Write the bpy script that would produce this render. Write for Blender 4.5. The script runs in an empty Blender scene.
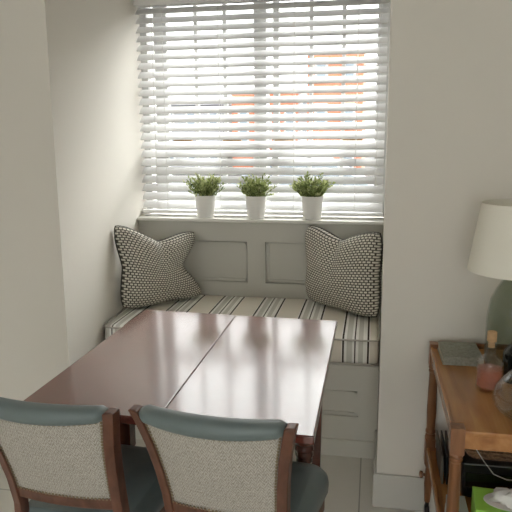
import bpy, bmesh, math, random
from mathutils import Vector, Matrix
random.seed(7)
PI = math.pi
scene = bpy.context.scene
COL = scene.collection

# ------------------------------------------------------------------ materials
def new_mat(name):
    m = bpy.data.materials.new(name); m.use_nodes = True
    nt = m.node_tree
    return m, nt, nt.nodes['Principled BSDF']

def N(nt, t, **kw):
    n = nt.nodes.new(t)
    for k, v in kw.items(): setattr(n, k, v)
    return n

def mat(name, c, rough=.6, spec=.5, metal=0, bump=0, bscale=60, var=0, vscale=4, coat=0, sheen=0):
    m, nt, b = new_mat(name)
    b.inputs['Base Color'].default_value = (*c, 1)
    b.inputs['Roughness'].default_value = rough
    b.inputs['Specular IOR Level'].default_value = spec
    b.inputs['Metallic'].default_value = metal
    b.inputs['Coat Weight'].default_value = coat
    b.inputs['Sheen Weight'].default_value = sheen
    tc = N(nt, 'ShaderNodeTexCoord')
    if var:
        no = N(nt, 'ShaderNodeTexNoise'); no.inputs['Scale'].default_value = vscale; no.inputs['Detail'].default_value = 4
        nt.links.new(tc.outputs['Object'], no.inputs['Vector'])
        mx = N(nt, 'ShaderNodeMix', data_type='RGBA')
        mx.inputs[6].default_value = (*[x * (1 - var) for x in c], 1); mx.inputs[7].default_value = (*[min(1, x * (1 + var)) for x in c], 1)
        nt.links.new(no.outputs['Fac'], mx.inputs[0]); nt.links.new(mx.outputs[2], b.inputs['Base Color'])
    if bump:
        n2 = N(nt, 'ShaderNodeTexNoise'); n2.inputs['Scale'].default_value = bscale; n2.inputs['Detail'].default_value = 3
        nt.links.new(tc.outputs['Object'], n2.inputs['Vector'])
        bp = N(nt, 'ShaderNodeBump'); bp.inputs['Strength'].default_value = bump; bp.inputs['Distance'].default_value = .004
        nt.links.new(n2.outputs['Fac'], bp.inputs['Height']); nt.links.new(bp.outputs['Normal'], b.inputs['Normal'])
    return m

def wood(name, dark, mid, light, rough=.3, stretch=(22, 1.6, 22), coat=0., spec=.5, bump=.05):
    m, nt, b = new_mat(name)
    tc = N(nt, 'ShaderNodeTexCoord'); mp = N(nt, 'ShaderNodeMapping'); mp.inputs['Scale'].default_value = stretch
    no = N(nt, 'ShaderNodeTexNoise'); no.inputs['Scale'].default_value = 1.6; no.inputs['Detail'].default_value = 7; no.inputs['Distortion'].default_value = .6
    cr = N(nt, 'ShaderNodeValToRGB')
    e = cr.color_ramp.elements; e[0].position = .3; e[0].color = (*dark, 1); e[1].position = .72; e[1].color = (*light, 1)
    k = e.new(.5); k.color = (*mid, 1)
    nt.links.new(tc.outputs['Object'], mp.inputs['Vector']); nt.links.new(mp.outputs['Vector'], no.inputs['Vector'])
    nt.links.new(no.outputs['Fac'], cr.inputs['Fac']); nt.links.new(cr.outputs['Color'], b.inputs['Base Color'])
    b.inputs['Roughness'].default_value = rough; b.inputs['Coat Weight'].default_value = coat; b.inputs['Coat Roughness'].default_value = .12
    b.inputs['Specular IOR Level'].default_value = spec
    bp = N(nt, 'ShaderNodeBump'); bp.inputs['Strength'].default_value = bump; bp.inputs['Distance'].default_value = .002
    nt.links.new(no.outputs['Fac'], bp.inputs['Height']); nt.links.new(bp.outputs['Normal'], b.inputs['Normal'])
    return m

def math_n(nt, op, a, b=None, c=None):
    n = N(nt, 'ShaderNodeMath', operation=op)
    for i, v in enumerate((a, b, c)):
        if v is None: continue
        if isinstance(v, (int, float)): n.inputs[i].default_value = v
        else: nt.links.new(v, n.inputs[i])
    return n.outputs[0]

def stripe_mat():
    m, nt, b = new_mat('striped_ticking')
    tc = N(nt, 'ShaderNodeTexCoord'); sp = N(nt, 'ShaderNodeSeparateXYZ'); nt.links.new(tc.outputs['Object'], sp.inputs[0])
    t = math_n(nt, 'FRACT', math_n(nt, 'DIVIDE', math_n(nt, 'ADD', sp.outputs[0], .119 + 2.35), .235))
    cr = N(nt, 'ShaderNodeValToRGB'); cr.color_ramp.interpolation = 'CONSTANT'
    base = (.82, .77, .69, 1); wh = (.92, .91, .87, 1); gr = (.66, .645, .60, 1); dk = (.055, .045, .04, 1)
    seq = [(0, dk), (.034, wh), (.085, gr), (.19, wh), (.232, dk), (.256, wh), (.31, gr), (.40, wh), (.478, dk), (.512, wh), (.53, base), (.982, wh)]
    e = cr.color_ramp.elements
    e[0].position = 0; e[0].color = dk; e[1].position = seq[1][0]; e[1].color = wh
    for p, c in seq[2:]:
        k = e.new(p); k.color = c
    nt.links.new(t, cr.inputs['Fac'])
    no = N(nt, 'ShaderNodeTexNoise'); no.inputs['Scale'].default_value = 300
    nt.links.new(tc.outputs['Object'], no.inputs['Vector'])
    bp = N(nt, 'ShaderNodeBump'); bp.inputs['Strength'].default_value = .2; bp.inputs['Distance'].default_value = .002
    nt.links.new(no.outputs['Fac'], bp.inputs['Height']); nt.links.new(bp.outputs['Normal'], b.inputs['Normal'])
    nt.links.new(cr.outputs['Color'], b.inputs['Base Color']); b.inputs['Roughness'].default_value = .9
    b.inputs['Specular IOR Level'].default_value = .2
    return m

def lattice_mat():
    m, nt, b = new_mat('lattice_fabric')
    tc = N(nt, 'ShaderNodeTexCoord'); br = N(nt, 'ShaderNodeTexBrick')
    nt.links.new(tc.outputs['UV'], br.inputs['Vector'])
    br.offset = .5; br.inputs['Scale'].default_value = 1
    br.inputs['Color1'].default_value = (.74, .72, .64, 1); br.inputs['Color2'].default_value = (.64, .62, .55, 1)
    br.inputs['Mortar'].default_value = (.085, .08, .068, 1)
    br.inputs['Mortar Size'].default_value = .0034; br.inputs['Mortar Smooth'].default_value = .5
    br.inputs['Brick Width'].default_value = .0185; br.inputs['Row Height'].default_value = .0150
    nt.links.new(br.outputs['Color'], b.inputs['Base Color']); b.inputs['Roughness'].default_value = .9
    b.inputs['Specular IOR Level'].default_value = .15
    return m

def weave_mat():
    m, nt, b = new_mat('woven_beige')
    tc = N(nt, 'ShaderNodeTexCoord'); sp = N(nt, 'ShaderNodeSeparateXYZ'); nt.links.new(tc.outputs['Object'], sp.inputs[0])
    tri = math_n(nt, 'PINGPONG', sp.outputs[0], .009)
    v = math_n(nt, 'FRACT', math_n(nt, 'DIVIDE', math_n(nt, 'ADD', math_n(nt, 'ADD', sp.outputs[2], 1), math_n(nt, 'MULTIPLY', tri, 1.8)), .0105))
    no = N(nt, 'ShaderNodeTexNoise'); no.inputs['Scale'].default_value = 170; no.inputs['Detail'].default_value = 2
    mp = N(nt, 'ShaderNodeMapping'); mp.inputs['Scale'].default_value = (2.2, 1, .9)
    nt.links.new(tc.outputs['Object'], mp.inputs[0]); nt.links.new(mp.outputs[0], no.inputs['Vector'])
    s = math_n(nt, 'ADD', math_n(nt, 'MULTIPLY', v, .34), math_n(nt, 'MULTIPLY', no.outputs['Fac'], .72))
    cr = N(nt, 'ShaderNodeValToRGB'); e = cr.color_ramp.elements
    e[0].position = .25; e[0].color = (.235, .21, .18, 1); e[1].position = .78; e[1].color = (.60, .57, .52, 1)
    nt.links.new(s, cr.inputs['Fac']); nt.links.new(cr.outputs['Color'], b.inputs['Base Color'])
    bp = N(nt, 'ShaderNodeBump'); bp.inputs['Strength'].default_value = .35; bp.inputs['Distance'].default_value = .002
    nt.links.new(s, bp.inputs['Height']); nt.links.new(bp.outputs['Normal'], b.inputs['Normal'])
    b.inputs['Roughness'].default_value = .95; b.inputs['Specular IOR Level'].default_value = .1
    return m

def pane_mat():
    m, nt, b = new_mat('window_glass'); nt.nodes.remove(b)
    out = nt.nodes['Material Output']; tr = N(nt, 'ShaderNodeBsdfTransparent'); gl = N(nt, 'ShaderNodeBsdfGlossy')
    gl.inputs['Roughness'].default_value = .02; lw = N(nt, 'ShaderNodeLayerWeight'); lw.inputs['Blend'].default_value = .5
    fac = math_n(nt, 'MULTIPLY_ADD', math_n(nt, 'POWER', lw.outputs['Facing'], 4.0), .6, .04)
    mx = N(nt, 'ShaderNodeMixShader'); tr.inputs['Color'].default_value = (.97, .985, .98, 1)
    nt.links.new(fac, mx.inputs[0]); nt.links.new(tr.outputs[0], mx.inputs[1]); nt.links.new(gl.outputs[0], mx.inputs[2])
    nt.links.new(mx.outputs[0], out.inputs['Surface'])
    return m

def glass_mat(name, c, rough=.0, ior=1.45):
    m, nt, b = new_mat(name)
    b.inputs['Base Color'].default_value = (*c, 1); b.inputs['Transmission Weight'].default_value = 1
    b.inputs['Roughness'].default_value = rough; b.inputs['IOR'].default_value = ior
    return m

def thin_glass(name, c, ior=1.45):
    m, nt, b = new_mat(name); nt.nodes.remove(b)
    out = nt.nodes['Material Output']; tr = N(nt, 'ShaderNodeBsdfTransparent'); gl = N(nt, 'ShaderNodeBsdfGlossy')
    gl.inputs['Roughness'].default_value = .0; lw = N(nt, 'ShaderNodeLayerWeight'); lw.inputs['Blend'].default_value = .5
    fac = math_n(nt, 'MULTIPLY_ADD', math_n(nt, 'POWER', lw.outputs['Facing'], 4.0), .75, (ior - 1) * .08)
    mx = N(nt, 'ShaderNodeMixShader'); tr.inputs['Color'].default_value = (*c, 1)
    nt.links.new(fac, mx.inputs[0]); nt.links.new(tr.outputs[0], mx.inputs[1]); nt.links.new(gl.outputs[0], mx.inputs[2])
    nt.links.new(mx.outputs[0], out.inputs['Surface'])
    return m

def pink_mat():
    m = thin_glass('pink_liquid', (.95, .76, .70), 1.2); nt = m.node_tree
    out = nt.nodes['Material Output']; src = out.inputs['Surface'].links[0].from_socket
    df = N(nt, 'ShaderNodeBsdfDiffuse'); df.inputs['Color'].default_value = (.85, .36, .28, 1)
    mx = N(nt, 'ShaderNodeMixShader'); mx.inputs[0].default_value = .3
    nt.links.new(src, mx.inputs[1]); nt.links.new(df.outputs[0], mx.inputs[2]); nt.links.new(mx.outputs[0], out.inputs['Surface'])
    return m

def floor_mat():
    m, nt, b = new_mat('floor_tile')
    tc = N(nt, 'ShaderNodeTexCoord'); mp = N(nt, 'ShaderNodeMapping'); mp.inputs['Location'].default_value = (.02, .18, 0)
    br = N(nt, 'ShaderNodeTexBrick'); br.offset = 0; br.inputs['Scale'].default_value = 1
    br.inputs['Color1'].default_value = (.74, .725, .67, 1); br.inputs['Color2'].default_value = (.71, .695, .645, 1); br.inputs['Mortar'].default_value = (.38, .37, .34, 1)
    br.inputs['Mortar Size'].default_value = .003; br.inputs['Brick Width'].default_value = .6; br.inputs['Row Height'].default_value = .6
    nt.links.new(tc.outputs['Object'], mp.inputs[0]); nt.links.new(mp.outputs[0], br.inputs['Vector'])
    nt.links.new(br.outputs['Color'], b.inputs['Base Color']); b.inputs['Roughness'].default_value = .35
    return m

def brick_mat(name, c1, c2, mo):
    m, nt, b = new_mat(name)
    tc = N(nt, 'ShaderNodeTexCoord'); br = N(nt, 'ShaderNodeTexBrick'); mp = N(nt, 'ShaderNodeMapping'); mp.inputs['Rotation'].default_value = (PI / 2, 0, 0)
    br.inputs['Scale'].default_value = 3; br.inputs['Color1'].default_value = (*c1, 1); br.inputs['Color2'].default_value = (*c2, 1); br.inputs['Mortar'].default_value = (*mo, 1)
    br.inputs['Mortar Size'].default_value = .012
    nt.links.new(tc.outputs['Object'], mp.inputs[0]); nt.links.new(mp.outputs[0], br.inputs['Vector']); nt.links.new(br.outputs['Color'], b.inputs['Base Color'])
    b.inputs['Roughness'].default_value = .9
    return m

M = dict(
    wall=mat('wall_paint', (.75, .72, .665), .85, .25, bump=.06, bscale=90),
    ceiling=mat('ceiling_paint', (.78, .77, .74), .9, .2),
    trim=mat('sill_gloss', (.74, .725, .68), .4, .4),
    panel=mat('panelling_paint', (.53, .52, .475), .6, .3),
    skirting=mat('skirting_paint', (.58, .575, .54), .5, .35),
    bench=mat('bench_paint', (.64, .63, .58), .6, .3),
    frame=mat('window_frame_white', (.62, .62, .61), .45, .4),
    slat=mat('slat_white', (.77, .77, .77), .5, .35),
    cord=mat('cord_white', (.78, .78, .76), .9),
    brass=mat('aged_brass', (.30, .19, .09), .35, .5, metal=.8),
    pane=pane_mat(), floor=floor_mat(), stripe=stripe_mat(), lattice=lattice_mat(), weave=weave_mat(),
    piping=mat('dark_piping', (.055, .052, .045), .9),
    cushion_piping=mat('cushion_piping', (.50, .47, .42), .9),
    table=wood('mahogany', (.10, .024, .016), (.13, .031, .021), (.17, .044, .031), .2, stretch=(45, 2.2, 45), coat=.85, spec=.5, bump=.012),
    tleg=wood('mahogany_dark', (.05, .014, .009), (.085, .024, .015), (.13, .04, .024), .25, stretch=(20, 20, 2), coat=.3),
    chairwood=wood('chair_wood', (.085, .034, .021), (.135, .055, .034), (.185, .082, .052), .4, stretch=(20, 20, 2)),
    teal=mat('teal_vinyl', (.14, .175, .18), .42, .45, bump=.06, bscale=140, var=.08, vscale=9),
    nail=mat('trim_braid', (.27, .21, .13), .5, .5, metal=.2, bump=.8, bscale=400),
    trolley=wood('walnut_trolley', (.27, .115, .034), (.38, .17, .055), (.48, .235, .085), .27, stretch=(14, 1.4, 14), coat=.1, bump=.02),
    trolleyleg=wood('walnut_leg', (.125, .05, .019), (.20, .083, .032), (.28, .125, .052), .32, stretch=(20, 20, 2)),
    pot=mat('white_ceramic', (.80, .79, .77), .45, .4),
    soil=mat('potting_soil', (.05, .035, .022), .95, .1, bump=.8, bscale=200),
    shade=mat('cream_linen', (.88, .86, .77), .9, .15, bump=.25, bscale=300),
    shade_in=mat('shade_lining', (.62, .585, .52), .9, .1),
    lampglass=thin_glass('smoky_green_glass', (.83, .86, .825)),
    clear=thin_glass('clear_glass', (.965, .975, .97)),
    pink=pink_mat(),
    cork=mat('cork', (.55, .36, .20), .9, .1, bump=.6, bscale=250, var=.2, vscale=90),
    metal=mat('brushed_metal', (.5, .49, .46), .35, .5, metal=.9),
    bookcover=mat('grey_green_cloth', (.29, .29, .245), .8, .2, bump=.6, bscale=160, var=.5, vscale=120),
    pages=mat('book_pages', (.55, .53, .46), .9, .1),
    black=mat('black_plastic', (.012, .012, .013), .3, .4),
    blackglass=mat('dark_bottle_glass', (.012, .014, .012), .08, .6),
    foil=mat('pale_foil', (.5, .5, .48), .4, .5),
    midcard=mat('mid_grey_card', (.42, .42, .40), .7, .2),
    green=mat('lime_card', (.33, .66, .09), .5, .4),
    tissue=mat('white_tissue', (.82, .81, .79), .95, .1),
    paper=mat('pale_paper', (.62, .61, .57), .7, .2),
    greycard=mat('grey_card', (.13, .115, .10), .7, .2),
    wicker=wood('wicker', (.06, .03, .015), (.14, .075, .035), (.30, .17, .09), .7, stretch=(60, 60, 120)),
    asphalt=mat('asphalt', (.035, .035, .037), .95, .1, var=.2, vscale=3),
    orange=brick_mat('orange_brick', (.46, .14, .065), (.42, .12, .058), (.40, .2, .13)),
    render=mat('pale_render', (.28, .29, .31), .9, .1),
    slate=mat('roof_slate', (.2, .21, .23), .8, .2),
    darkglass=mat('far_window_glass', (.16, .2, .24), .15, .5),
    white=mat('car_white', (.3, .3, .3), .25, .5, coat=.5),
    rubber=mat('tyre_rubber', (.02, .02, .02), .8),
    hedge=mat('hedge_green', (.10, .18, .05), .9, .1, var=.4, vscale=8),
)
def foliage_mat():
    m, nt, b = new_mat('leaf_green')
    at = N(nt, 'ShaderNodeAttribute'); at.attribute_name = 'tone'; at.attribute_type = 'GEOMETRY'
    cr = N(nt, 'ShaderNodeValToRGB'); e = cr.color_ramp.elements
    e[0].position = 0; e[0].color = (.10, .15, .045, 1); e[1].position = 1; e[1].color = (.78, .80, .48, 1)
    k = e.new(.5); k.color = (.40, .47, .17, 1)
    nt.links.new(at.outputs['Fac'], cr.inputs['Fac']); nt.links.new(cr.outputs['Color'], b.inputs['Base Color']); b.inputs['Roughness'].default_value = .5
    tl = N(nt, 'ShaderNodeBsdfTranslucent'); mx = N(nt, 'ShaderNodeMixShader'); mx.inputs[0].default_value = .4
    nt.links.new(cr.outputs['Color'], tl.inputs['Color']); nt.links.new(b.outputs[0], mx.inputs[1]); nt.links.new(tl.outputs[0], mx.inputs[2])
    nt.links.new(mx.outputs[0], nt.nodes['Material Output'].inputs['Surface'])
    return m
M['leaf'] = foliage_mat()

# ------------------------------------------------------------------ mesh helpers
class MB:
    def __init__(self): self.bm = bmesh.new()
    def box(self, x0, x1, y0, y1, z0, z1, mtx=None):
        vs = [Vector((x, y, z)) for z in (z0, z1) for y in (y0, y1) for x in (x0, x1)]
        if mtx: vs = [mtx @ v for v in vs]
        v = [self.bm.verts.new(p) for p in vs]
        for f in ((0, 2, 3, 1), (4, 5, 7, 6), (0, 1, 5, 4), (2, 6, 7, 3), (0, 4, 6, 2), (1, 3, 7, 5)):
            self.bm.faces.new([v[i] for i in f])
        return self
    def prism(self, pts, z0, z1):
        a = [self.bm.verts.new((x, y, z0)) for x, y in pts]; b = [self.bm.verts.new((x, y, z1)) for x, y in pts]
        n = len(pts); self.bm.faces.new(a[::-1]); self.bm.faces.new(b)
        for i in range(n): self.bm.faces.new((a[i], a[(i + 1) % n], b[(i + 1) % n], b[i]))
        return self
    def rings(self, rings, cap=True, closed=False):
        R = [[self.bm.verts.new(p) for p in r] for r in rings]; n = len(R[0])
        m = len(R)
        for i in range(m if closed else m - 1):
            A, B = R[i], R[(i + 1) % m]
            for k in range(n): self.bm.faces.new((A[k], A[(k + 1) % n], B[(k + 1) % n], B[k]))
        if cap and not closed:
            self.bm.faces.new(R[0][::-1]); self.bm.faces.new(R[-1])
        return self
    def lathe(self, prof, cx=0, cy=0, n=24, cap=True):
        return self.rings([[(cx + r * math.cos(2 * PI * k / n), cy + r * math.sin(2 * PI * k / n), z) for k in range(n)] for r, z in prof], cap)
    def tube(self, pts, r, n=8, closed=False):
        pts = [Vector(p) for p in pts]; rr = r if isinstance(r, (list, tuple)) else [r] * len(pts)
        out = []; prev = None; L = len(pts)
        for i, p in enumerate(pts):
            if closed: t = pts[(i + 1) % L] - pts[i - 1]
            else: t = pts[min(i + 1, L - 1)] - pts[max(i - 1, 0)]
            t.normalize()
            u = prev - t * prev.dot(t) if prev else t.orthogonal()
            if u.length < 1e-6: u = t.orthogonal()
            u.normalize(); prev = u; w = t.cross(u)
            out.append([p + (u * math.cos(2 * PI * k / n) + w * math.sin(2 * PI * k / n)) * rr[i] for k in range(n)])
        return self.rings(out, True, closed)
    def bar(self, secs):
        """secs: list of (center, half-vector a, half-vector b): swept rectangular section"""
        out = []
        for c, a, b in secs:
            c, a, b = Vector(c), Vector(a), Vector(b)
            out.append([c - a - b, c + a - b, c + a + b, c - a + b])
        return self.rings(out)
    def build(self, name, m, parent=None, smooth=False, bevel=0, sub=0, seg=2):
        bmesh.ops.recalc_face_normals(self.bm, faces=self.bm.faces)
        me = bpy.data.meshes.new(name); self.bm.to_mesh(me); self.bm.free()
        o = bpy.data.objects.new(name, me); COL.objects.link(o)
        if isinstance(m, str): m = M[m]
        me.materials.append(m)
        if parent: o.parent = parent
        if smooth:
            for p in me.polygons: p.use_smooth = True
        if bevel:
            b = o.modifiers.new('bevel', 'BEVEL'); b.width = bevel; b.segments = seg; b.limit_method = 'ANGLE'; b.angle_limit = .6
        if sub:
            s = o.modifiers.new('subsurf', 'SUBSURF'); s.levels = sub; s.render_levels = sub
        return o

def tag(o, label, cat, group=None):
    o['label'] = label; o['category'] = cat
    if group: o['group'] = group
    return o
def struct(o, kind='structure'): o['kind'] = kind; return o
def empty(name, loc=(0, 0, 0), rz=0):
    o = bpy.data.objects.new(name, None); COL.objects.link(o); o.location = loc; o.rotation_euler = (0, 0, rz); o.empty_display_size = .05
    return o
def copy_tree(o, parent=None):
    c = o.copy(); COL.objects.link(c)
    if parent: c.parent = parent
    for ch in list(o.children): copy_tree(ch, c)
    return c
def smooth_angle(o):
    for p in o.data.polygons: p.use_smooth = True
    return o

# ------------------------------------------------------------------ room shell
ZC = 2.55
YN = 2.378            # near wall plane
XL0, XL1 = -1.273, -1.358   # alcove left face at YN and at 3.8
XR0, XR1 = .046, .066
def xl(y): return XL0 + (XL1 - XL0) * (y - YN) / (3.72 - YN)
def xr(y): return XR0 + (XR1 - XR0) * (y - YN) / (3.72 - YN)
struct(MB().box(-2.9, 2.3, -2.7, 3.9, -.12, 0).build('floor', 'floor'))
struct(MB().box(-2.9, 2.3, -2.7, 3.9, ZC, ZC + .1).build('ceiling', 'ceiling'))
struct(MB().prism([(-2.7, YN), (XL0, YN), (xl(3.9), 3.9), (-2.7, 3.9)], 0, ZC).build('wall_front_left', 'wall'))
struct(MB().prism([(XR0, YN), (2.1, YN), (2.1, 3.9), (xr(3.9), 3.9)], 0, ZC).build('wall_front_right', 'wall'))
struct(MB().box(-2.9, -2.7, -2.7, 3.9, 0, ZC).build('wall_left', 'wall'))
struct(MB().box(2.1, 2.3, -2.7, 3.9, 0, ZC).build('wall_right', 'wall'))
# window wall in the alcove: below and above the opening
WZ0, WZ1 = 1.014, 2.36
struct(MB().prism([(xl(3.46), 3.46), (xr(3.46), 3.46), (xr(3.8), 3.8), (xl(3.8), 3.8)], 0, WZ0).prism(
    [(xl(3.46), 3.5), (xr(3.46), 3.5), (xr(3.8), 3.8), (xl(3.8), 3.8)], WZ1, ZC).build('wall_window', 'wall'))
# rear wall behind the camera; its unseen window opening is added as fill light
GX0, GX1, GZ0, GZ1 = -1.85, 1.25, .65, 2.15
struct(MB().box(-2.7, GX0, -2.7, -2.5, 0, ZC).box(GX1, 2.1, -2.7, -2.5, 0, ZC).box(GX0, GX1, -2.7, -2.5, 0, GZ0).box(GX0, GX1, -2.7, -2.5, GZ1, ZC).build('wall_rear', 'wall'))
w2 = struct(empty('fill_window', (0, -2.6, 0)))
fb = MB()
for x in (GX0 + .03, (2 * GX0 + GX1) / 3, (GX0 + 2 * GX1) / 3, GX1 - .03): fb.box(x - .03, x + .03, -.04, .04, GZ0, GZ1)
for z in (GZ0 + .03, GZ1 - .03): fb.box(GX0, GX1, -.04, .04, z - .03, z + .03)
fb.build('window_frame', 'frame', w2)
MB().box(GX0, GX1, -.004, .004, GZ0, GZ1).build('pane', 'pane', w2)
# skirting boards
struct(MB().prism([(XR0 - .013, YN - .014), (2.1, YN - .014), (2.1, YN), (XR0, YN), (xr(2.765), 2.765), (xr(2.765) - .013, 2.765)], 0, .146).build('baseboard_right', 'skirting', bevel=.004))
struct(MB().prism([(-2.7, YN - .014), (XL0 + .013, YN - .014), (xl(2.765) + .013, 2.765), (xl(2.765), 2.765), (XL0, YN), (-2.7, YN)], 0, .146).build('baseboard_left', 'skirting', bevel=.004))
# wainscot panelling under the sill
YW = 3.43
def panelled(x0, x1, z0, z1, y, holes, depth=.018, back=.012, front=-1):
    """board with recessed panels: returns an MB (panels face -Y)"""
    b = MB(); b.box(x0, x1, y + depth, y + depth + back, z0, z1)
    xs = [x0] + [v for h in holes for v in h[:2]] + [x1]
    za, zb = holes[0][2], holes[0][3]
    b.box(x0, x1, y, y + depth, z0, za); b.box(x0, x1, y, y + depth, zb, z1)
    for i in range(0, len(xs), 2): b.box(xs[i], xs[i + 1], y, y + depth, za, zb)
    for hx0, hx1, hz0, hz1 in holes:    # little sloped bead inside each panel
        g = .007
        for (a0, a1, c0, c1) in ((hx0 + g, hx0 + g + .012, hz0 + g, hz1 - g), (hx1 - g - .012, hx1 - g, hz0 + g, hz1 - g), (hx0 + g, hx1 - g, hz0 + g, hz0 + g + .012), (hx0 + g, hx1 - g, hz1 - g - .012, hz1 - g)):
            b.box(a0, a1, y + depth * .5, y + depth, c0, c1)
    return b
struct(panelled(xl(YW) + .001, xr(YW) - .001, .30, WZ0, YW, [(-1.22, -.692, .665, .903), (-.59, -.06, .665, .903)]).build('trim_1', 'panel'))
struct(MB().prism([(xl(3.405), 3.405), (xr(3.405), 3.405), (xr(3.60), 3.60), (xl(3.60), 3.60)], WZ0, 1.032).build('trim_2', 'trim', bevel=.004))

# ------------------------------------------------------------------ sash windows
YF = 3.66
win = struct(empty('window_1', (0, YF, 0)))
def rect(b, x0, x1, z0, z1, y0, y1): return b.box(x0, x1, y0, y1, z0, z1)
xa, xb = xl(YF), xr(YF)
f = MB()
rect(f, xa, -1.312, 1.032, WZ1, -.05, .06); rect(f, -.018 + .04, xb, 1.032, WZ1, -.05, .06)
rect(f, -.652, -.612, 1.032, WZ1, -.05, .06)
rect(f, xa, xb, WZ1 - .06, WZ1, -.05, .06); rect(f, xa, xb, 1.032, 1.062, -.05, .06)
f.build('window_frame', 'frame', win, bevel=.003)
YMID = 1.415
for (s0, s1, g0, g1) in ((-1.285, -.655, -1.205, -.69), (-.580, .022, -.545, .0)):
    for (z0, z1, yy, nm) in ((YMID - .035, WZ1 - .06, .012, 'upper_sash'), (1.06, YMID + .02, -.03, 'lower_sash')):
        b = MB()
        rect(b, s0, g0, z0, z1, yy - .02, yy + .02); rect(b, g1, s1, z0, z1, yy - .02, yy + .02)
        rect(b, g0, g1, z0, z0 + .055, yy - .02, yy + .02); rect(b, g0, g1, z1 - .055, z1, yy - .02, yy + .02)
        sash = b.build(nm, 'frame', win, bevel=.002)
        w = (g1 - g0) / 3
        for k in (1, 2):
            rect(MB(), g0 + w * k - .011, g0 + w * k + .011, z0 + .05, z1 - .05, yy - .014, yy + .014).build('glazing_bar', 'frame', sash)
        if nm == 'upper_sash':
            zz = 1.86
            rect(MB(), g0, g1, zz - .011, zz + .011, yy - .0135, yy + .0135).build('glazing_bar', 'frame', sash)
        rect(MB(), g0 - .01, g1 + .01, z0 + .04, z1 - .04, yy - .003, yy + .003).build('pane', 'pane', sash)
    for xf in (g0 + .10 * (1 if s0 < -1 else .4), g1 - .12):
        MB().box(xf - .055, xf + .055, -.076, -.050, YMID + .040, YMID + .062).lathe([(.013, YMID + .02), (.013, YMID + .035), (.022, YMID + .052), (.012, YMID + .07)], xf, -.062, 12).build('sash_fastener', 'brass', win, bevel=.003)
# glass strips added between frame and sash to let slivers of light through
rect(MB(), -1.315, -1.283, 1.05, WZ1 - .05, .028, .034).build('sliver_pane', 'pane', win)
rect(MB(), -.614, -.578, 1.05, WZ1 - .05, .028, .034).build('sliver_pane', 'pane', win)

# ------------------------------------------------------------------ venetian blind
YB = 3.53
BX0, BX1 = xl(YB) + .006, xr(YB) - .006
bl = tag(empty('venetian_blind', (0, YB, 1.05)), 'white slatted blind lowered over the window behind the plant pots', 'blind')
MB().box(BX0, BX1, -.035, .03, 2.205 - 1.05, 2.262 - 1.05).build('headrail', 'slat', bl, bevel=.003)
MB().box(BX0, BX1, -.03, .03, -.004, .016).build('bottom_rail', 'slat', bl, bevel=.004)
PITCH = .0492; TILT = math.radians(38.5); SW = .031
def slat_mesh():
    b = MB(); pr = []
    for k in range(7):
        s = -1 + 2 * k / 6
        pr.append((s * SW, .0028 * (1 - s * s)))
    top = [(y, z + .0012) for y, z in pr]; bot = [(y, z - .0012) for y, z in pr][::-1]
    sec = [(y * math.cos(TILT) - z * math.sin(TILT), y * math.sin(TILT) + z * math.cos(TILT)) for y, z in top + bot]
    b.rings([[(x, y, z) for y, z in sec] for x in (BX0 + .004, BX1 - .004)])
    return b
s0 = slat_mesh().build('slat', 'slat', bl)
for k in range(23):
    s = s0 if k == 0 else s0.copy()
    if k:
        COL.objects.link(s); s.parent = bl
    s.location = (0, 0, .047 + PITCH * k)
for x in (-1.18, -.86, -.44, -.10):
    for dy in (-.030, .030):
        MB().box(x - .0012, x + .0012, dy - .0006, dy + .0006, .01, 1.16).build('ladder_cord', 'cord', bl)
MB().tube([(.012, -.045, 1.16), (.012, -.045, .22)], .0013, 6).tube([(.012, -.045, .22), (.012, -.045, .17)], [.003, .006], 8).build('pull_cord', 'cord', bl)
MB().tube([(-1.235, -.045, 1.16), (-1.235, -.045, .16)], .002, 6).build('tilt_wand', 'cord', bl)

# ------------------------------------------------------------------ window seat, cushion, pillows
YS = 2.763
seat = tag(empty('window_seat', (-.62, YS, 0)), 'built-in pale grey panelled bench filling the window alcove', 'bench')
def rel(b): return b
bx0, bx1 = -.62, 0
o = panelled(xl(YS) + .002 + .62, xr(YS) - .002 + .62, .0, .432, 0, [(-1.22 + .62, -.66 + .62, .2, .329), (-.59 + .62, -.038 + .62, .2, .329)], .01, .02).build('base_panel', 'bench', seat)
MB().box(xl(YS) + .002 + .62, xr(YS) - .002 + .62, -.01, 0.0, 0, .085).build('plinth', 'bench', seat, bevel=.002)
MB().prism([(xl(YS) + .002 + .62, -.006), (xr(YS) - .002 + .62, -.006), (xr(3.425) - .002 + .62, 3.425 - YS), (xl(3.425) + .002 + .62, 3.425 - YS)], .432, .456).build('bench_top', 'bench', seat, bevel=.004)
CZ0, CZ1 = .457, .588
def cushion_ring(inset, z, n=10, rc=.035):
    y0, y1 = 2.752 + inset, 3.424 - inset
    pts = []
    c = [(xl(y0) + .012 + inset, y0), (xr(y0) - .006 - inset, y0), (xr(y1) - .006 - inset, y1), (xl(y1) + .008 + inset, y1)]
    ang = (PI, 1.5 * PI, 2 * PI, 2.5 * PI)
    sg = ((1, 1), (-1, 1), (-1, -1), (1, -1))
    for (cx, cy), a, (sx, sy) in zip(c, ang, sg):
        for k in range(n + 1):
            t = a + k / n * PI / 2
            pts.append((cx + sx * rc + rc * math.cos(t), cy + sy * rc + rc * math.sin(t), z))
    return pts
rings = [cushion_ring(.02, CZ0), cushion_ring(.003, CZ0 + .010), cushion_ring(-.001, (CZ0 + CZ1) / 2), cushion_ring(.003, CZ1 - .014), cushion_ring(.02, CZ1 - .002), cushion_ring(.10, CZ1)]
cu = MB().rings(rings).build('bench_cushion', 'stripe', None, smooth=True)
tag(cu, 'long beige seat cushion with dark and white stripes on the window bench', 'cushion')
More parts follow.
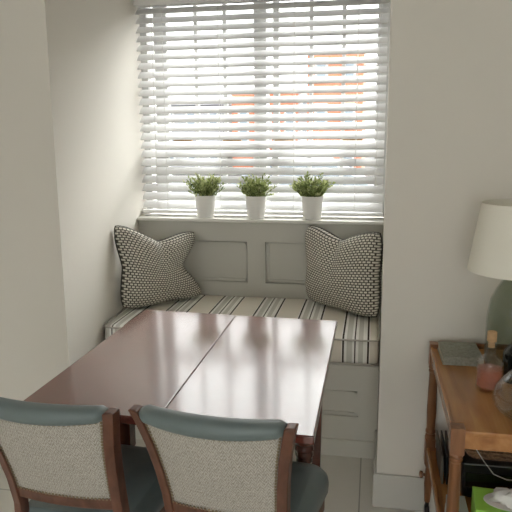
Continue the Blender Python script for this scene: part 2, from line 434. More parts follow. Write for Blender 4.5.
for z in (CZ0 + .008, CZ1 - .010):
    MB().tube(cushion_ring(.000, z), .0045, 6, closed=True).build('piping', 'cushion_piping', cu, smooth=True)

def pillow(name, TL, TR, BR, BL, sag, T, uvs, label, fold=.0, n=44, nrm=None):
    """sag = inward pull of (top, right, bottom, left) edges"""
    TL, TR, BR, BL = map(Vector, (TL, TR, BR, BL))
    ex = ((TR + BR) - (TL + BL)) / 4; ey = ((TL + TR) - (BL + BR)) / 4
    nn = ex.cross(ey).normalized()          # u right, v up -> normal towards viewer side
    nn = -nn if nn.y > 0 else nn
    def edge(w): return max(0, 1 - abs(w) ** 1.25) ** 1.45
    def P(u, v):
        u, v = 1.045 * u * math.sqrt(1 - .17 * v ** 4), 1.045 * v * math.sqrt(1 - .17 * u ** 4)
        a = (1 - u) / 2; b = (1 + u) / 2; c = (1 - v) / 2; d = (1 + v) / 2
        p = TL * a * d + TR * b * d + BR * b * c + BL * a * c
        p = p - ey * 2 * sag[0] * edge(u) * max(0, d) ** 1.3 + ey * 2 * sag[2] * edge(u) * max(0, c) ** 1.3
        p = p - ex * 2 * sag[1] * edge(v) * max(0, b) ** 1.3 + ex * 2 * sag[3] * edge(v) * max(0, a) ** 1.3
        return p
    def H(u, v):
        h = (max(0, (1 - u * u)) * max(0, (1 - v * v))) ** .36
        crease = math.exp(-(u / .16) ** 2) * max(0, v + .1) ** 1.0     # chopped crease from the top
        crease += .45 * math.exp(-((v + .15) / .14) ** 2) * max(0, u - .1)
        return T * h * (1 - fold * min(1, crease)) + .003
    bm = bmesh.new(); uvl = bm.loops.layers.uv.new('UVMap')
    F = [[None] * (n + 1) for _ in range(n + 1)]; B = [[None] * (n + 1) for _ in range(n + 1)]
    for i in range(n + 1):
        for j in range(n + 1):
            u = math.sin((-1 + 2 * i / n) * PI / 2 * .96) / math.sin(PI / 2 * .96); v = math.sin((-1 + 2 * j / n) * PI / 2 * .96) / math.sin(PI / 2 * .96)
            p = P(u, v); F[i][j] = (bm.verts.new(p + nn * H(u, v)), u, v)
            if i in (0, n) or j in (0, n): B[i][j] = F[i][j]
            else: B[i][j] = (bm.verts.new(p - nn * H(u, v) * .55), u, v)
    for i in range(n):
        for j in range(n):
            for G, order in ((F, 1), (B, -1)):
                q = [G[i][j], G[i + 1][j], G[i + 1][j + 1], G[i][j + 1]][::order]
                fc = bm.faces.new([w[0] for w in q]); fc.smooth = True
                for lp, w in zip(fc.loops, q): lp[uvl].uv = (w[1] * uvs + uvs, w[2] * uvs + uvs)
    bmesh.ops.recalc_face_normals(bm, faces=bm.faces)
    me = bpy.data.meshes.new(name); bm.to_mesh(me); bm.free(); me.materials.append(M['lattice'])
    ob = bpy.data.objects.new(name, me); COL.objects.link(ob); tag(ob, label, 'cushion', None)
    ring = [P(-1 + 2 * k / 30, 1) for k in range(30)] + [P(1, 1 - 2 * k / 30) for k in range(30)] + [P(1 - 2 * k / 30, -1) for k in range(30)] + [P(-1, -1 + 2 * k / 30) for k in range(30)]
    MB().tube(ring, .0048, 6, closed=True).build('piping', 'piping', ob, smooth=True)
    return ob
pillow('throw_pillow', (-1.304, 2.985, 1.055), (-.985, 3.385, .963), (-.945, 3.355, .600), (-1.285, 3.0, .600), (.20, .26, .03, .08), .105, .235,
       'patterned dark and cream pillow propped in the left corner of the bench', .4)
pillow('throw_pillow', (-.343, 3.375, 1.018), (.050, 3.08, 1.03), (.044, 3.02, .605), (-.335, 3.36, .600), (.17, .03, .03, .08), .105, .235,
       'patterned dark and cream pillow propped in the right corner of the bench', .45)

# ------------------------------------------------------------------ potted plants
def plant(x, y, seed, r0, r1, h, spread, top, label, lean=0):
    rnd = random.Random(seed)
    root = tag(empty('potted_plant', (x, y, 1.032)), label, 'plant', 'potted plants on the window sill')
    MB().lathe([(r0 - .003, 0), (r0, .004), (r1, h - .006), (r1 + .001, h), (r1 - .005, h), (r1 - .008, h - .016)], 0, 0, 32).build('pot', 'pot', root, smooth=True).modifiers.new('e', 'EDGE_SPLIT').split_angle = .7
    MB().lathe([(r1 - .0075, h - .02), (r1 - .0075, h - .012), (.001, h - .008)], 0, 0, 24).build('soil', 'soil', root)
    bm = bmesh.new(); lay = bm.verts.layers.float.new('tone'); st = MB()
    for k in range(84):
        a = rnd.uniform(0, 2 * PI); rr = math.sqrt(rnd.random()) * (r1 - .014)
        base = Vector((rr * math.cos(a), rr * math.sin(a), h - .014))
        L = rnd.uniform(.5, 1.0)
        out = rr / (r1 - .014)
        low = .052 * out ** 3 * rnd.random()
        tip = Vector((base.x + math.cos(a) * spread * (.25 + .75 * out) * L * .8 + rnd.uniform(-.01, .01) + lean, base.y + math.sin(a) * spread * .75 * (.25 + .75 * out) * L * .7, h + (top - out * .04) * L - low))
        if tip.y > .012: tip.y = .012 + (tip.y - .012) * .2
        mid = (base + tip) / 2 + Vector((0, 0, .012))
        pts = [base, mid, tip]
        st.tube(pts, .0011, 4)
        stone = rnd.uniform(.2, .75)
        for q in range(11):
            t = .12 + .88 * q / 10
            p = base * (1 - t) ** 2 + mid * 2 * t * (1 - t) + tip * t * t
            d = Vector((rnd.gauss(0, 1), rnd.gauss(0, 1), rnd.uniform(.1, 1.2))) + (tip - base).normalized() * 1.0
            d.normalize(); ln = rnd.uniform(.017, .029); wd = ln * rnd.uniform(.2, .3)
            side = d.cross(Vector((rnd.gauss(0, 1), rnd.gauss(0, 1), rnd.gauss(0, 1)))).normalized(); up = d.cross(side)
            vs = [p, p + d * ln * .5 + side * wd, p + d * ln + up * .002, p + d * ln * .5 - side * wd, p + d * ln * .5 + up * .003]
            for w in vs:
                if w.y > .031: w.y = .031 - rnd.random() * .006
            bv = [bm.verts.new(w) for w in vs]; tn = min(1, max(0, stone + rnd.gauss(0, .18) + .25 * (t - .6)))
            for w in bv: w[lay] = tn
            for fc in ((0, 1, 4), (1, 2, 4), (2, 3, 4), (3, 0, 4)): bm.faces.new([bv[i] for i in fc])
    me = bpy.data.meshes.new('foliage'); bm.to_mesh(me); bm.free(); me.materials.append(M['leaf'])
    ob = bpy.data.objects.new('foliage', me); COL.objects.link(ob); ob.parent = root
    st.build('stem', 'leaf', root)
    return root
plant(-.942, 3.462, 3, .048, .058, .128, .105, .13, 'leafy green plant in a white pot, leftmost of three on the sill')
plant(-.648, 3.462, 5, .048, .058, .128, .10, .125, 'leafy green plant in a white pot, middle of three on the sill', .0)
plant(-.330, 3.462, 8, .050, .059, .130, .105, .13, 'leafy green plant in a white pot, rightmost, above the right pillow')

# ------------------------------------------------------------------ dining table
TZ = .76
tb = tag(empty('dining_table', (-.545, 1.96, 0)), 'glossy mahogany dining table with turned legs between bench and chairs', 'table')
def leaf(x0, x1, y0n, y1n, yf0, yf1):
    return MB().prism([(x0[0], y0n), (x1[0], y1n), (x1[1], yf1), (x0[1], yf0)], TZ - .024, TZ)
ox, oy = .545, -1.96
MB().prism([(-.965 + ox, 1.50 + oy), (-.5463 + ox, 1.468 + oy), (-.5473 + ox, 2.458 + oy), (-.954 + ox, 2.478 + oy)], TZ - .024, TZ).build('table_leaf', 'table', tb, bevel=.004, seg=3)
MB().prism([(-.5455 + ox, 1.468 + oy), (-.127 + ox, 1.443 + oy), (-.126 + ox, 2.446 + oy), (-.547 + ox, 2.457 + oy)], TZ - .024, TZ).build('table_leaf', 'table', tb, bevel=.004, seg=3)
AX0, AX1, AY0, AY1 = -.835 + ox, -.188 + ox, 1.886 + oy, 2.385 + oy
MB().box(AX0, AX1, AY0, AY0 + .022, TZ - .11, TZ - .024).box(AX0, AX1, AY1 - .022, AY1, TZ - .11, TZ - .024).box(AX0, AX0 + .022, AY0 + .022, AY1 - .022, TZ - .11, TZ - .024).box(AX1 - .022, AX1, AY0 + .022, AY1 - .022, TZ - .11, TZ - .024).build('apron', 'tleg', tb)
def turned_leg(x, y):
    b = MB()
    k = .03
    b.box(x - .026, x + .026, y - .026, y + .026, .548 + k, TZ - .024)
    b.lathe([(.024, .548 + k), (.026, .542 + k), (.034, .534 + k), (.034, .524 + k), (.024, .516 + k), (.024, .510 + k), (.034, .500 + k), (.0355, .488 + k), (.034, .476 + k),
             (.026, .469 + k), (.032, .462 + k), (.032, .452 + k), (.025, .446 + k), (.030, .440 + k), (.030, .430 + k), (.023, .424 + k), (.027, .418 + k), (.027, .409 + k), (.021, .403 + k), (.024, .34), (.029, .28), (.027, .235), (.018, .205), (.026, .195), (.026, .185), (.020, .172)], x, y, 20)
    b.box(x - .026, x + .026, y - .026, y + .026, .07, .172)
    b.lathe([(.018, 0), (.026, .02), (.026, .045), (.018, .07)], x, y, 16)
    return b
def square_leg(x, y):
    b = MB().box(x - .026, x + .026, y - .026, y + .026, .43, TZ - .024)
    b.lathe([(.026, .43), (.030, .42), (.020, .40), (.027, .34), (.025, .27), (.018, .22), (.027, .20), (.020, .18)], x, y, 16).box(x - .026, x + .026, y - .026, y + .026, .06, .18).lathe([(.018, 0), (.024, .03), (.018, .06)], x, y, 12)
    return b
turned_leg(-.199 + ox, 1.90 + oy).build('leg', 'tleg', tb, smooth=True).modifiers.new('e', 'EDGE_SPLIT').split_angle = .8
MB().bar([((-.197 + ox, 2.36 + oy, .06), (.015, 0, 0), (0, .015, 0)), ((-.197 + ox, 2.36 + oy, .55), (.022, 0, 0), (0, .022, 0)), ((-.197 + ox, 2.36 + oy, TZ - .024), (.024, 0, 0), (0, .024, 0))]).lathe([(.014, 0), (.022, .03), (.014, .06)], -.197 + ox, 2.36 + oy, 12).build('leg', 'tleg', tb, bevel=.002)
for x_, y_ in ((-.822, 1.90), (-.822, 2.36)):
    square_leg(x_ + ox, y_ + oy).build('leg', 'tleg', tb, bevel=.002)

# ------------------------------------------------------------------ dining chairs
def make_chair():
    root = empty('dining_chair')
    # rear posts: height -> (half width at post centre, y)
    ZT = .862
    prof = [(0, .155, -.115), (.2, .152, -.045), (.42, .150, 0), (.52, .150, .0), (.60, .152, -.018), (.68, .158, -.042), (.76, .168, -.068), (.83, .182, -.092), (ZT, .190, -.106)]
    def post_at(z):
        for (z0, w0, y0), (z1, w1, y1) in zip(prof, prof[1:]):
            if z <= z1:
                t = (z - z0) / (z1 - z0); return w0 + (w1 - w0) * t, y0 + (y1 - y0) * t
        return prof[-1][1:]
    for s in (-1, 1):
        secs = []
        for z, w, y in prof:
            hw = .0125 if z > .4 else .014
            secs.append(((s * w, y, z), (hw, s * .003, 0), (0, .019, 0)))
        secs.append(((s * .190, -.107, ZT + .003), (.008, 0, 0), (0, .014, 0)))
        MB().bar(secs).build('leg', 'chairwood', root, bevel=.004)
        MB().lathe([(.012, 0), (.014, .02), (.021, .30), (.021, .36), (.024, .37), (.024, .385)], s * .165, .37, 16).build('leg', 'chairwood', root, smooth=True)
    BOW = .034
    def back(u, z, off=0):      # point on the curved back sheet; u in -1..1
        w, y = post_at(z)
        return Vector((u * (w - .010), y - BOW * (1 - u * u) * min(1, max(0, (z - .50) / .2)) + off, z))
    def sheet(z_lo, z_hi, off, thick, nu=16, nz=14):
        b = MB(); G = {}
        for sd in (0, 1):
            for i in range(nu + 1):
                for j in range(nz + 1):
                    u = -1 + 2 * i / nu; lo = z_lo(u); hi = z_hi(u); z = lo + (hi - lo) * j / nz
                    G[sd, i, j] = b.bm.verts.new(back(u, z, off + (thick if sd else 0)))
        for i in range(nu):
            for j in range(nz):
                b.bm.faces.new((G[0, i, j], G[0, i + 1, j], G[0, i + 1, j + 1], G[0, i, j + 1])); b.bm.faces.new((G[1, i, j], G[1, i, j + 1], G[1, i + 1, j + 1], G[1, i + 1, j]))
        for i in range(nu):
            for j in (0, nz): b.bm.faces.new((G[0, i, j], G[0, i + 1, j], G[1, i + 1, j], G[1, i, j]))
        for j in range(nz):
            for i in (0, nu): b.bm.faces.new((G[0, i, j], G[0, i, j + 1], G[1, i, j + 1], G[1, i, j]))
        return b
    zbot = lambda u: .572 + .006 * u * u
    zcr = lambda u: .836 + .010 * u * u
    bp_ = sheet(zbot, zcr, -.012, .012).build('back_panel', 'weave', root, smooth=True); bp_['label'] = 'beige woven back panel'
    bk = sheet(zbot, zcr, .002, .026).build('backrest', 'teal', root, smooth=True)
    bk['label'] = 'teal padded front of the backrest'
    sheet(lambda u: .536 + .006 * u * u, lambda u: .5725 + .006 * u * u, -.014, .026, 16, 4).build('bottom_rail', 'chairwood', root, smooth=True, bevel=.003)
    # padded crest
    rings = []
    for k in range(25):
        u = -1 + 2 * k / 24
        c = back(u * .99, .850 + .003 * u * u, 0)
        sc = .62 + .38 * min(1, (1 - abs(u)) / .07) ** .5 if abs(u) > .93 else 1
        ring = []
        for q in range(14):
            a = 2 * PI * q / 14
            ca, sa = math.cos(a), math.sin(a)
            ring.append(c + Vector((0, .001 + .027 * sc * math.copysign(abs(ca) ** .75, ca), .0235 * sc * (1 - .28 * u * u) * math.copysign(abs(sa) ** .75, sa))))
        rings.append(ring)
    cp = MB().rings(rings).build('crest_pad', 'teal', root, smooth=True); cp['label'] = 'teal padded top roll'
    # nailhead braid down the sides and along the bottom of the back panel
    def braid(pts):
        b = MB()
        for p in pts: b.box(-.0024, .0024, -.002, .002, -.0026, .0026, Matrix.Translation(p))
        return b
    P = []
    for s in (-1, 1):
        for k in range(26): P.append(back(s * .955, .578 + (.832 - .578) * k / 25, -.013))
    for k in range(1, 27): P.append(back(-.955 + 1.91 * k / 27, .577, -.013))
    for k in range(1, 27): P.append(back(-.955 + 1.91 * k / 27, .8245 + .010 * (-.955 + 1.91 * k / 27) ** 2, -.013))
    braid(P).build('braid_trim', 'nail', root)
    # seat: padded, rounded front
    def ring(ins, z):
        pts = []
        for (cx, cy, r, a0) in ((-.205 + .07, .43 - .07, .07, PI / 2), (-.17 + .02, .02, .02, PI), (.17 - .02, .02, .02, 1.5 * PI), (.205 - .07, .43 - .07, .07, 0)):
            for k in range(7):
                a = a0 + k / 6 * PI / 2
                rr = r - ins if r > ins else .001
                pts.append((cx + rr * math.cos(a), cy + rr * math.sin(a), z))
        return pts
    MB().rings([ring(.014, .415), ring(.002, .425), ring(0, .45), ring(.004, .470), ring(.016, .483), ring(.05, .490)]).build('seat', 'teal', root, smooth=True)
    MB().rings([ring(.016, .36), ring(.012, .365), ring(.012, .418)]).build('seat_frame', 'chairwood', root)
    MB().bar([((-.155, -.03, .22), (0, .009, 0), (0, 0, .012)), ((-.165, .37, .22), (0, .009, 0), (0, 0, .012))]) if False else None
    for s in (-1, 1):
        MB().tube([(s * .152, -.05, .2), (s * .165, .37, .2)], .009, 8).build('stretcher', 'chairwood', root, smooth=True)
    return root
ch = make_chair()
tag(ch, 'upholstered dining chair nearest the left wall, its back to the viewer', 'chair', 'dining chairs at the table')
ch2 = copy_tree(ch)
tag(ch2, 'upholstered dining chair beside the wooden trolley, its back to the viewer', 'chair', 'dining chairs at the table')
ch.location = (-.776, 1.405, 0); ch.rotation_euler.z = math.radians(-3)
ch2.location = (-.343, 1.405, 0); ch2.rotation_euler.z = math.radians(-5)

# ------------------------------------------------------------------ tea trolley
CX0, CX1, CY0, CY1, CT = .227, .80, 1.634, 2.338, .716
tr = tag(empty('tea_trolley', (CX0, CY0, 0)), 'two-tier brown wooden trolley with turned legs against the right wall', 'trolley')
w, d = CX1 - CX0, CY1 - CY0
MB().box(.002, w - .002, .004, d - .002, CT - .018, CT - .004).build('trolley_top', 'trolley', tr, bevel=.003)
MB().box(.02, w - .02, .006, .026, CT - .056, CT - .018).box(.02, w - .02, d - .026, d - .006, CT - .056, CT - .018).box(.006, .024, .02, d - .02, CT - .056, CT - .018).box(w - .024, w - .006, .02, d - .02, CT - .056, CT - .018).build('apron', 'trolley', tr)
for ex_ in (0, w - .010): MB().box(ex_, ex_ + .010, .04, d - .035, CT - .02, CT + .002).build('edge_strip', 'trolley', tr, bevel=.002)
MB().box(.03, w - .03, d - .010, d + .006, CT - .02, CT + .014).build('back_rail', 'trolleyleg', tr, bevel=.002)
for x in (.017, w - .017):
    for y in (.02, d - .016):
        lb = MB().box(x - .019, x + .019, y - .019, y + .019, CT - .075, CT + (.002 if y < .1 else .012))
        lb.lathe([(.017, CT - .075), (.019, CT - .080), (.019, CT - .085), (.015, CT - .089), (.018, CT - .094), (.018, CT - .099), (.0155, CT - .104), (.017, .50), (.018, .45), (.0155, .385), (.019, .378), (.019, .37), (.015, .365), (.019, .358), (.019, .345)], x, y, 18)
        lb.box(x - .019, x + .019, y - .019, y + .019, .245, .345)
        lb.lathe([(.016, .245), (.018, .235), (.012, .22), (.015, .15), (.011, .075)], x, y, 16)
        lg = lb.build('leg', 'trolleyleg', tr)
        MB().tube([(x - .009, y, .028), (x + .009, y, .028)], .028, 20).tube([(x, y, .03), (x, y, .078)], .008, 8).build('castor', 'black', lg, bevel=.002)
MB().box(.004, w - .004, .012, d - .004, .283, .300).box(.004, .016, .03, d - .03, .300, .312).build('shelf', 'trolley', tr, bevel=.003)
MB().tube([(.004, d - .02, .19), (-.003, d - .02, .19), (-.006, d - .02, .19), (-.016, d - .02, .19), (-.019, d - .02, .19)], [.006, .006, .014, .014, .006], 14).build('knob', 'trolleyleg', tr)

TOP = CT - .004
# table lamp
LX, LY = .480, 2.16
lp = tag(empty('table_lamp', (LX, LY, TOP)), 'table lamp with cream drum shade and green glass bottle base', 'lamp')
MB().lathe([(.076, 0), (.085, .006), (.088, .03), (.088, .15), (.086, .19), (.078, .235), (.060, .275), (.047, .297), (.041, .31), (.041, .332), (.045, .337),
            (.041, .340), (.036, .332), (.036, .311), (.042, .295), (.056, .272), (.074, .232), (.082, .188), (.084, .15), (.084, .032), (.080, .010), (.001, .008)], 0, 0, 40).build('base', 'lampglass', lp, smooth=True)
MB().lathe([(.040, .3405), (.040, .36), (.016, .375), (.016, .43), (.001, .432)], 0, 0, 20).build('bulb_holder', 'metal', lp, smooth=False)
sh = MB().rings([[(r * math.cos(2 * PI * k / 56), r * math.sin(2 * PI * k / 56), z) for k in range(56)] for r, z in [(.160, .336), (.1255, .562), (.1225, .562), (.157, .336)]], closed=True).build('lamp_shade', 'shade', lp, smooth=False)
for p in sh.data.polygons: p.use_smooth = True
sh.modifiers.new('e', 'EDGE_SPLIT').split_angle = .8
MB().tube([(.122, 0, .55), (0, 0, .545), (-.122, 0, .55)], .002, 6).tube([(0, .122, .55), (0, 0, .545), (0, -.122, .55)], .002, 6).tube([(0, 0, .43), (0, 0, .546)], .003, 6).build('shade_carrier', 'metal', lp)
MB().lathe([(.012, .4325), (.014, .445), (.029, .475), (.030, .495), (.022, .515), (.001, .525)], 0.0, 0, 16).build('bulb', 'tissue', lp, smooth=True)
# small corked bottle with pink drink
bo = tag(empty('glass_bottle', (.373, 1.945, TOP)), 'small clear corked bottle of pink drink on the trolley top', 'bottle')
MB().lathe([(.036, 0), (.040, .004), (.0405, .012), (.0405, .083), (.038, .094), (.030, .104), (.018, .111), (.0145, .118), (.0140, .148), (.0165, .149), (.0165, .156),
            (.011, .156), (.0105, .118), (.015, .109), (.027, .101), (.035, .092), (.037, .083), (.037, .013), (.034, .010), (.001, .012)], 0, 0, 32).build('bottle_body', 'clear', bo, smooth=True)
MB().lathe([(.0338, .0105), (.0368, .0135), (.0368, .070), (.001, .070)], 0, 0, 32).build('drink', 'pink', bo, smooth=False)
MB().lathe([(.0100, .138), (.0103, .156), (.0145, .158), (.0145, .186), (.013, .188), (.001, .188)], 0, 0, 18).build('cork', 'cork', bo)
# round decanter
dc = tag(empty('decanter', (.440, 1.762, TOP)), 'round clear glass decanter at the edge of the trolley top', 'decanter')
MB().lathe([(.045, 0), (.060, .004), (.080, .022), (.090, .045), (.090, .062), (.080, .088), (.060, .112), (.040, .135), (.024, .165), (.020, .20), (.023, .215), (.030, .222),
            (.027, .222), (.020, .214), (.017, .20), (.021, .164), (.037, .134), (.057, .110), (.077, .087), (.0865, .062), (.0865, .046), (.077, .025), (.058, .009), (.001, .012)], 0, 0, 40).build('decanter_body', 'clear', dc, smooth=True)
MB().lathe([(.016, .195), (.0175, .213), (.024, .2235), (.026, .235), (.022, .255), (.010, .264), (.001, .266)], 0, 0, 20).build('stopper', 'clear', dc, smooth=True)
# dark wine bottle behind the decanter
wb = tag(empty('wine_bottle', (.463, 2.028, TOP)), 'dark glass bottle standing in front of the lamp base', 'bottle')
MB().lathe([(.034, 0), (.037, .004), (.037, .090), (.033, .105), (.016, .122), (.013, .130), (.013, .160), (.015, .161), (.015, .168), (.001, .168)], 0, 0, 28).build('bottle_body', 'blackglass', wb, smooth=True)
# grey cloth book lying at the back
bk = tag(empty('book', (.254, 2.14, TOP), math.radians(1)), 'grey-green cloth-covered book lying at the back of the trolley top', 'book')
MB().box(0, .135, 0, .165, 0, .003).box(0, .135, 0, .165, .027, .030).box(0, .135, -.003, .003, 0, .030).build('book_cover', 'bookcover', bk, bevel=.001)
MB().box(.003, .132, .003, .161, .003, .027).build('page_block', 'pages', bk)
# ---- lower shelf
SZ = .300
# black audio box
av = tag(empty('media_player', (.318, 1.985, SZ)), 'black rectangular player box on the lower trolley shelf', 'media player')
MB().box(0, .38, 0, .26, .012, .132).build('casing', 'black', av, bevel=.004)
MB().box(.01, .37, -.003, 0, .05, .10).build('front_panel', 'blackglass', av)
for x in (.03, .35):
    for y in (.03, .23): MB().lathe([(.012, 0), (.012, .012)], x, y, 12).build('foot', 'black', av)
# woven basket on the player
bs = tag(empty('wicker_basket', (.33, 2.01, SZ + .132)), 'shallow brown wicker basket on top of the black player', 'basket')
b = MB()
def rr(x0, x1, y0, y1, z, r=.03, n=5):
    pts = []
    for (cx, cy, a0) in ((x1 - r, y1 - r, 0), (x0 + r, y1 - r, PI / 2), (x0 + r, y0 + r, PI), (x1 - r, y0 + r, 1.5 * PI)):
        for k in range(n + 1):
            a = a0 + k / n * PI / 2; pts.append((cx + r * math.cos(a), cy + r * math.sin(a), z))
    return pts
b.rings([rr(.012, .328, .012, .218, .006), rr(.01, .33, .01, .22, 0), rr(0, .34, 0, .23, .062), rr(.008, .332, .008, .222, .062), rr(.016, .324, .016, .214, .008)])
b.build('basket_body', 'wicker', bs)
for z in (.012, .028, .044, .06): 
    k = z / .062; MB().tube(rr(.01 * (1 - k) - .001, .33 + .01 * k + .001, .01 * (1 - k) - .001, .22 + .01 * k + .001, z), .0055, 6, closed=True).build('wicker_band', 'wicker', bs, smooth=True)
# tissue box
tx = tag(empty('tissue_box', (.320, 1.735, SZ), math.radians(-4)), 'lime green tissue box with white oval top on the lower shelf', 'tissue box')
MB().box(0, .23, 0, .13, 0, .122).build('carton', 'green', tx, bevel=.002)
def oval(z, sx, sy, n=32): return [(.115 + sx * math.cos(2 * PI * k / n), .065 + sy * math.sin(2 * PI * k / n), z) for k in range(n)]
MB().rings([oval(.1218, .088, .052), oval(.1232, .088, .052)]).build('oval_print', 'tissue', tx)
t = MB()
rnd = random.Random(4)
rg = []
for (z, s) in ((.1235, .040), (.132, .036), (.142, .036), (.152, .030), (.158, .014)):
    rg.append([(.115 + s * 1.7 * math.cos(2 * PI * k / 24) * (1 + .18 * math.sin(3 * k + z * 60)), .065 + s * .8 * math.sin(2 * PI * k / 24) * (1 + .3 * math.sin(5 * k + z * 90)), z + .006 * math.sin(2.1 * k)) for k in range(24)])
t.rings(rg).build('tissue', 'tissue', tx, smooth=True)
# stack of pale notebooks to the left of the tissue box
nb = tag(MB().box(0, .060, 0, .19, 0, .042).build('notebook', 'paper', None, bevel=.002), 'pale grey notebook lying left of the tissue box, undermost of two', 'notebook', 'notebooks on the lower shelf')
nb.location = (.254, 1.70, SZ)
nb2 = tag(MB().box(0, .057, 0, .18, 0, .032).build('notebook', 'midcard', None, bevel=.002), 'mid grey notebook lying on a pale one beside the tissue box', 'notebook', 'notebooks on the lower shelf')
nb2.location = (.255, 1.705, SZ + .042)
# magazines leaning at the back left
for i, (x, c, lab) in enumerate(((.262, 'greycard', 'dark magazine leaning upright on the lower shelf, nearest the trolley leg'), (.278, 'black', 'black magazine leaning upright between two brown-grey magazines'), (.294, 'greycard', 'brown-grey magazine leaning upright next to the black player'))):
    m_ = MB().box(0, .006, 0, .20, 0, .105, Matrix.Rotation(math.radians(-2), 4, 'Y')).build('magazine', c)
    m_.location = (x, 2.07, SZ + .0002); tag(m_, lab, 'magazine', 'magazines standing on the lower shelf')
# white cable
cb = MB().tube([(.345, 1.975, .497), (.350, 1.955, .50), (.37, 1.93, .475), (.40, 1.915, .44), (.44, 1.915, .425), (.49, 1.925, .42), (.55, 1.95, .41), (.60, 1.965, .36), (.64, 1.97, .305)], .0016, 6).build('cable', 'foil', None, smooth=True)
tag(cb, 'thin white cable hanging over the front of the black player', 'cable')

# ------------------------------------------------------------------ outside the window
GZ = -.4
struct(MB().box(-40, 40, 4.2, 70, GZ - .2, GZ).build('ground_outside', 'asphalt'))
def building(name, x0, x1, y, depth, h, wallm, label, rows, cols, roof=None, wm='darkglass'):
    r = empty(name, (x0, y, GZ)); tag(r, label, 'building')
    W = x1 - x0
    MB().box(0, W, 0, depth, 0, h).build('wall', wallm, r)
    if roof: MB().bar([((W / 2, depth / 2, h), (W / 2 + .3, 0, 0), (0, depth / 2 + .3, 0)), ((W / 2, depth / 2, h + roof), (W / 2 + .1, 0, 0), (0, .3, 0))]).build('roof', 'slate', r)
    for i in range(rows):
        for j in range(cols):
            cx = W * (j + .5) / cols; cz = h * (i + .55) / rows; ww = W / cols * .16; wh = h / rows * .2
            f_ = MB().box(cx - ww - .08, cx + ww + .08, -.05, -.001, cz - wh - .08, cz + wh + .08).build('window', 'frame', r)
            MB().box(cx - ww, cx + ww, -.07, -.05, cz - wh, cz + wh).build('pane', wm, f_)
    return r
building('brick_building', -2.62, -.48, 25, 8, 5.1, 'orange', 'orange brick building seen through the right-hand window', 3, 2)
building('terrace_house', -6.75, -3.4, 30, 7, 4.0, 'orange', 'low orange brick house seen through the left-hand window', 1, 3)
building('pale_building', -13.5, -7.6, 32, 8, 3.4, 'render', 'pale rendered building seen through the left-hand window', 2, 5, 1.0)
building('grey_building', -3.2, -2.66, 27, 8, 3.8, 'render', 'narrow pale building beside the orange brick one', 3, 1)
def car(x, y, label, body):
    r = tag(empty('car', (x, y, GZ)), label, 'car', 'cars parked outside')
    secs = []
    for (px, hw, z0, z1) in ((-2.05, .70, .35, .62), (-1.95, .84, .25, .85), (-1.0, .87, .22, .93), (0, .88, .22, .95), (1.1, .87, .22, .92), (1.95, .80, .25, .74), (2.08, .64, .35, .58)):
        secs.append(((px, 0, (z0 + z1) / 2), (0, hw, 0), (0, 0, (z1 - z0) / 2)))
    MB().bar(secs).build('body', body, r, bevel=.06)
    MB().bar([((-1.7, 0, .93), (0, .78, 0), (0, 0, .03)), ((-1.1, 0, 1.16), (0, .66, 0), (0, 0, .25)), ((.1, 0, 1.18), (0, .66, 0), (0, 0, .27)), ((.95, 0, .93), (0, .76, 0), (0, 0, .03))]).build('windows', 'darkglass', r, bevel=.04)
    MB().bar([((-1.05, 0, 1.44), (0, .6, 0), (0, 0, .02)), ((.1, 0, 1.46), (0, .6, 0), (0, 0, .02))]).build('roof', body, r, bevel=.01)
    for wx in (-1.3, 1.3):
        for s in (-1, 1): MB().tube([(wx, s * .68, .32), (wx, s * .88, .32)], .32, 20).build('wheel', 'rubber', r)
    return r
car(-1.0, 12.5, 'white car parked outside below the right-hand window', 'white')
car(-5.6, 13.5, 'dark car parked outside below the left-hand window', 'slate')

# ------------------------------------------------------------------ light
SKY = 5.5
wd = bpy.data.worlds.new('World'); scene.world = wd; wd.use_nodes = True
nt = wd.node_tree; bg = nt.nodes['Background']
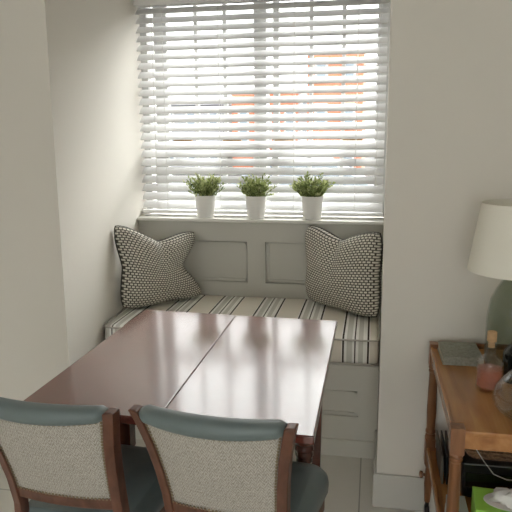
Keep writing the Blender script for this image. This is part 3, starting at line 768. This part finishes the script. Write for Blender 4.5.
# overcast sky: brighter towards the zenith
tc = N(nt, 'ShaderNodeTexCoord'); sp = N(nt, 'ShaderNodeSeparateXYZ'); nt.links.new(tc.outputs['Generated'], sp.inputs[0])
st_ = math_n(nt, 'MULTIPLY_ADD', math_n(nt, 'MAXIMUM', sp.outputs[2], 0.0), SKY * .66, SKY * .34)
bg.inputs['Color'].default_value = (1.0, .985, .97, 1); nt.links.new(st_, bg.inputs['Strength'])

# hazy sun behind thin cloud, high in front of the window and to its right
sl = bpy.data.lights.new('hazy_sun', 'SUN'); sl.energy = 11.5; sl.angle = math.radians(70); sl.color = (1, .98, .95)
so = bpy.data.objects.new('hazy_sun', sl); COL.objects.link(so); so.location = (3, 8, 8)
so.rotation_euler = Vector((-.55, -.75, -1.0)).to_track_quat('-Z', 'Y').to_euler()

cam = bpy.data.cameras.new('Camera'); co = bpy.data.objects.new('Camera', cam); COL.objects.link(co); scene.camera = co
yaw, pitch, roll, fpx = math.radians(10.626), math.radians(11.013), math.radians(.396), 625.8
cy, sy, cp, sp = math.cos(yaw), math.sin(yaw), math.cos(pitch), math.sin(pitch)
fwd = Vector((-sy * cp, cy * cp, -sp)); right = Vector((cy, sy, 0)); down = fwd.cross(right)
r_ = math.cos(roll) * right + math.sin(roll) * down; d_ = -math.sin(roll) * right + math.cos(roll) * down
co.matrix_world = Matrix(((r_.x, -d_.x, -fwd.x, 0), (r_.y, -d_.y, -fwd.y, 0), (r_.z, -d_.z, -fwd.z, 1.5), (0, 0, 0, 1)))
cam.sensor_width = 36; cam.lens = 36 * fpx / 512; cam.clip_start = .02; cam.clip_end = 300
scene.view_settings.view_transform = 'Standard'; scene.view_settings.look = 'None'
scene.view_settings.exposure = 1.0; scene.view_settings.gamma = 1; scene.view_settings.use_curve_mapping = False
scene.cycles.use_denoising = True
scene.cycles.max_bounces = 16; scene.cycles.diffuse_bounces = 8; scene.cycles.transparent_max_bounces = 24; scene.cycles.transmission_bounces = 12
scene.cycles.caustics_reflective = False; scene.cycles.caustics_refractive = False
scene.cycles.sample_clamp_indirect = 6
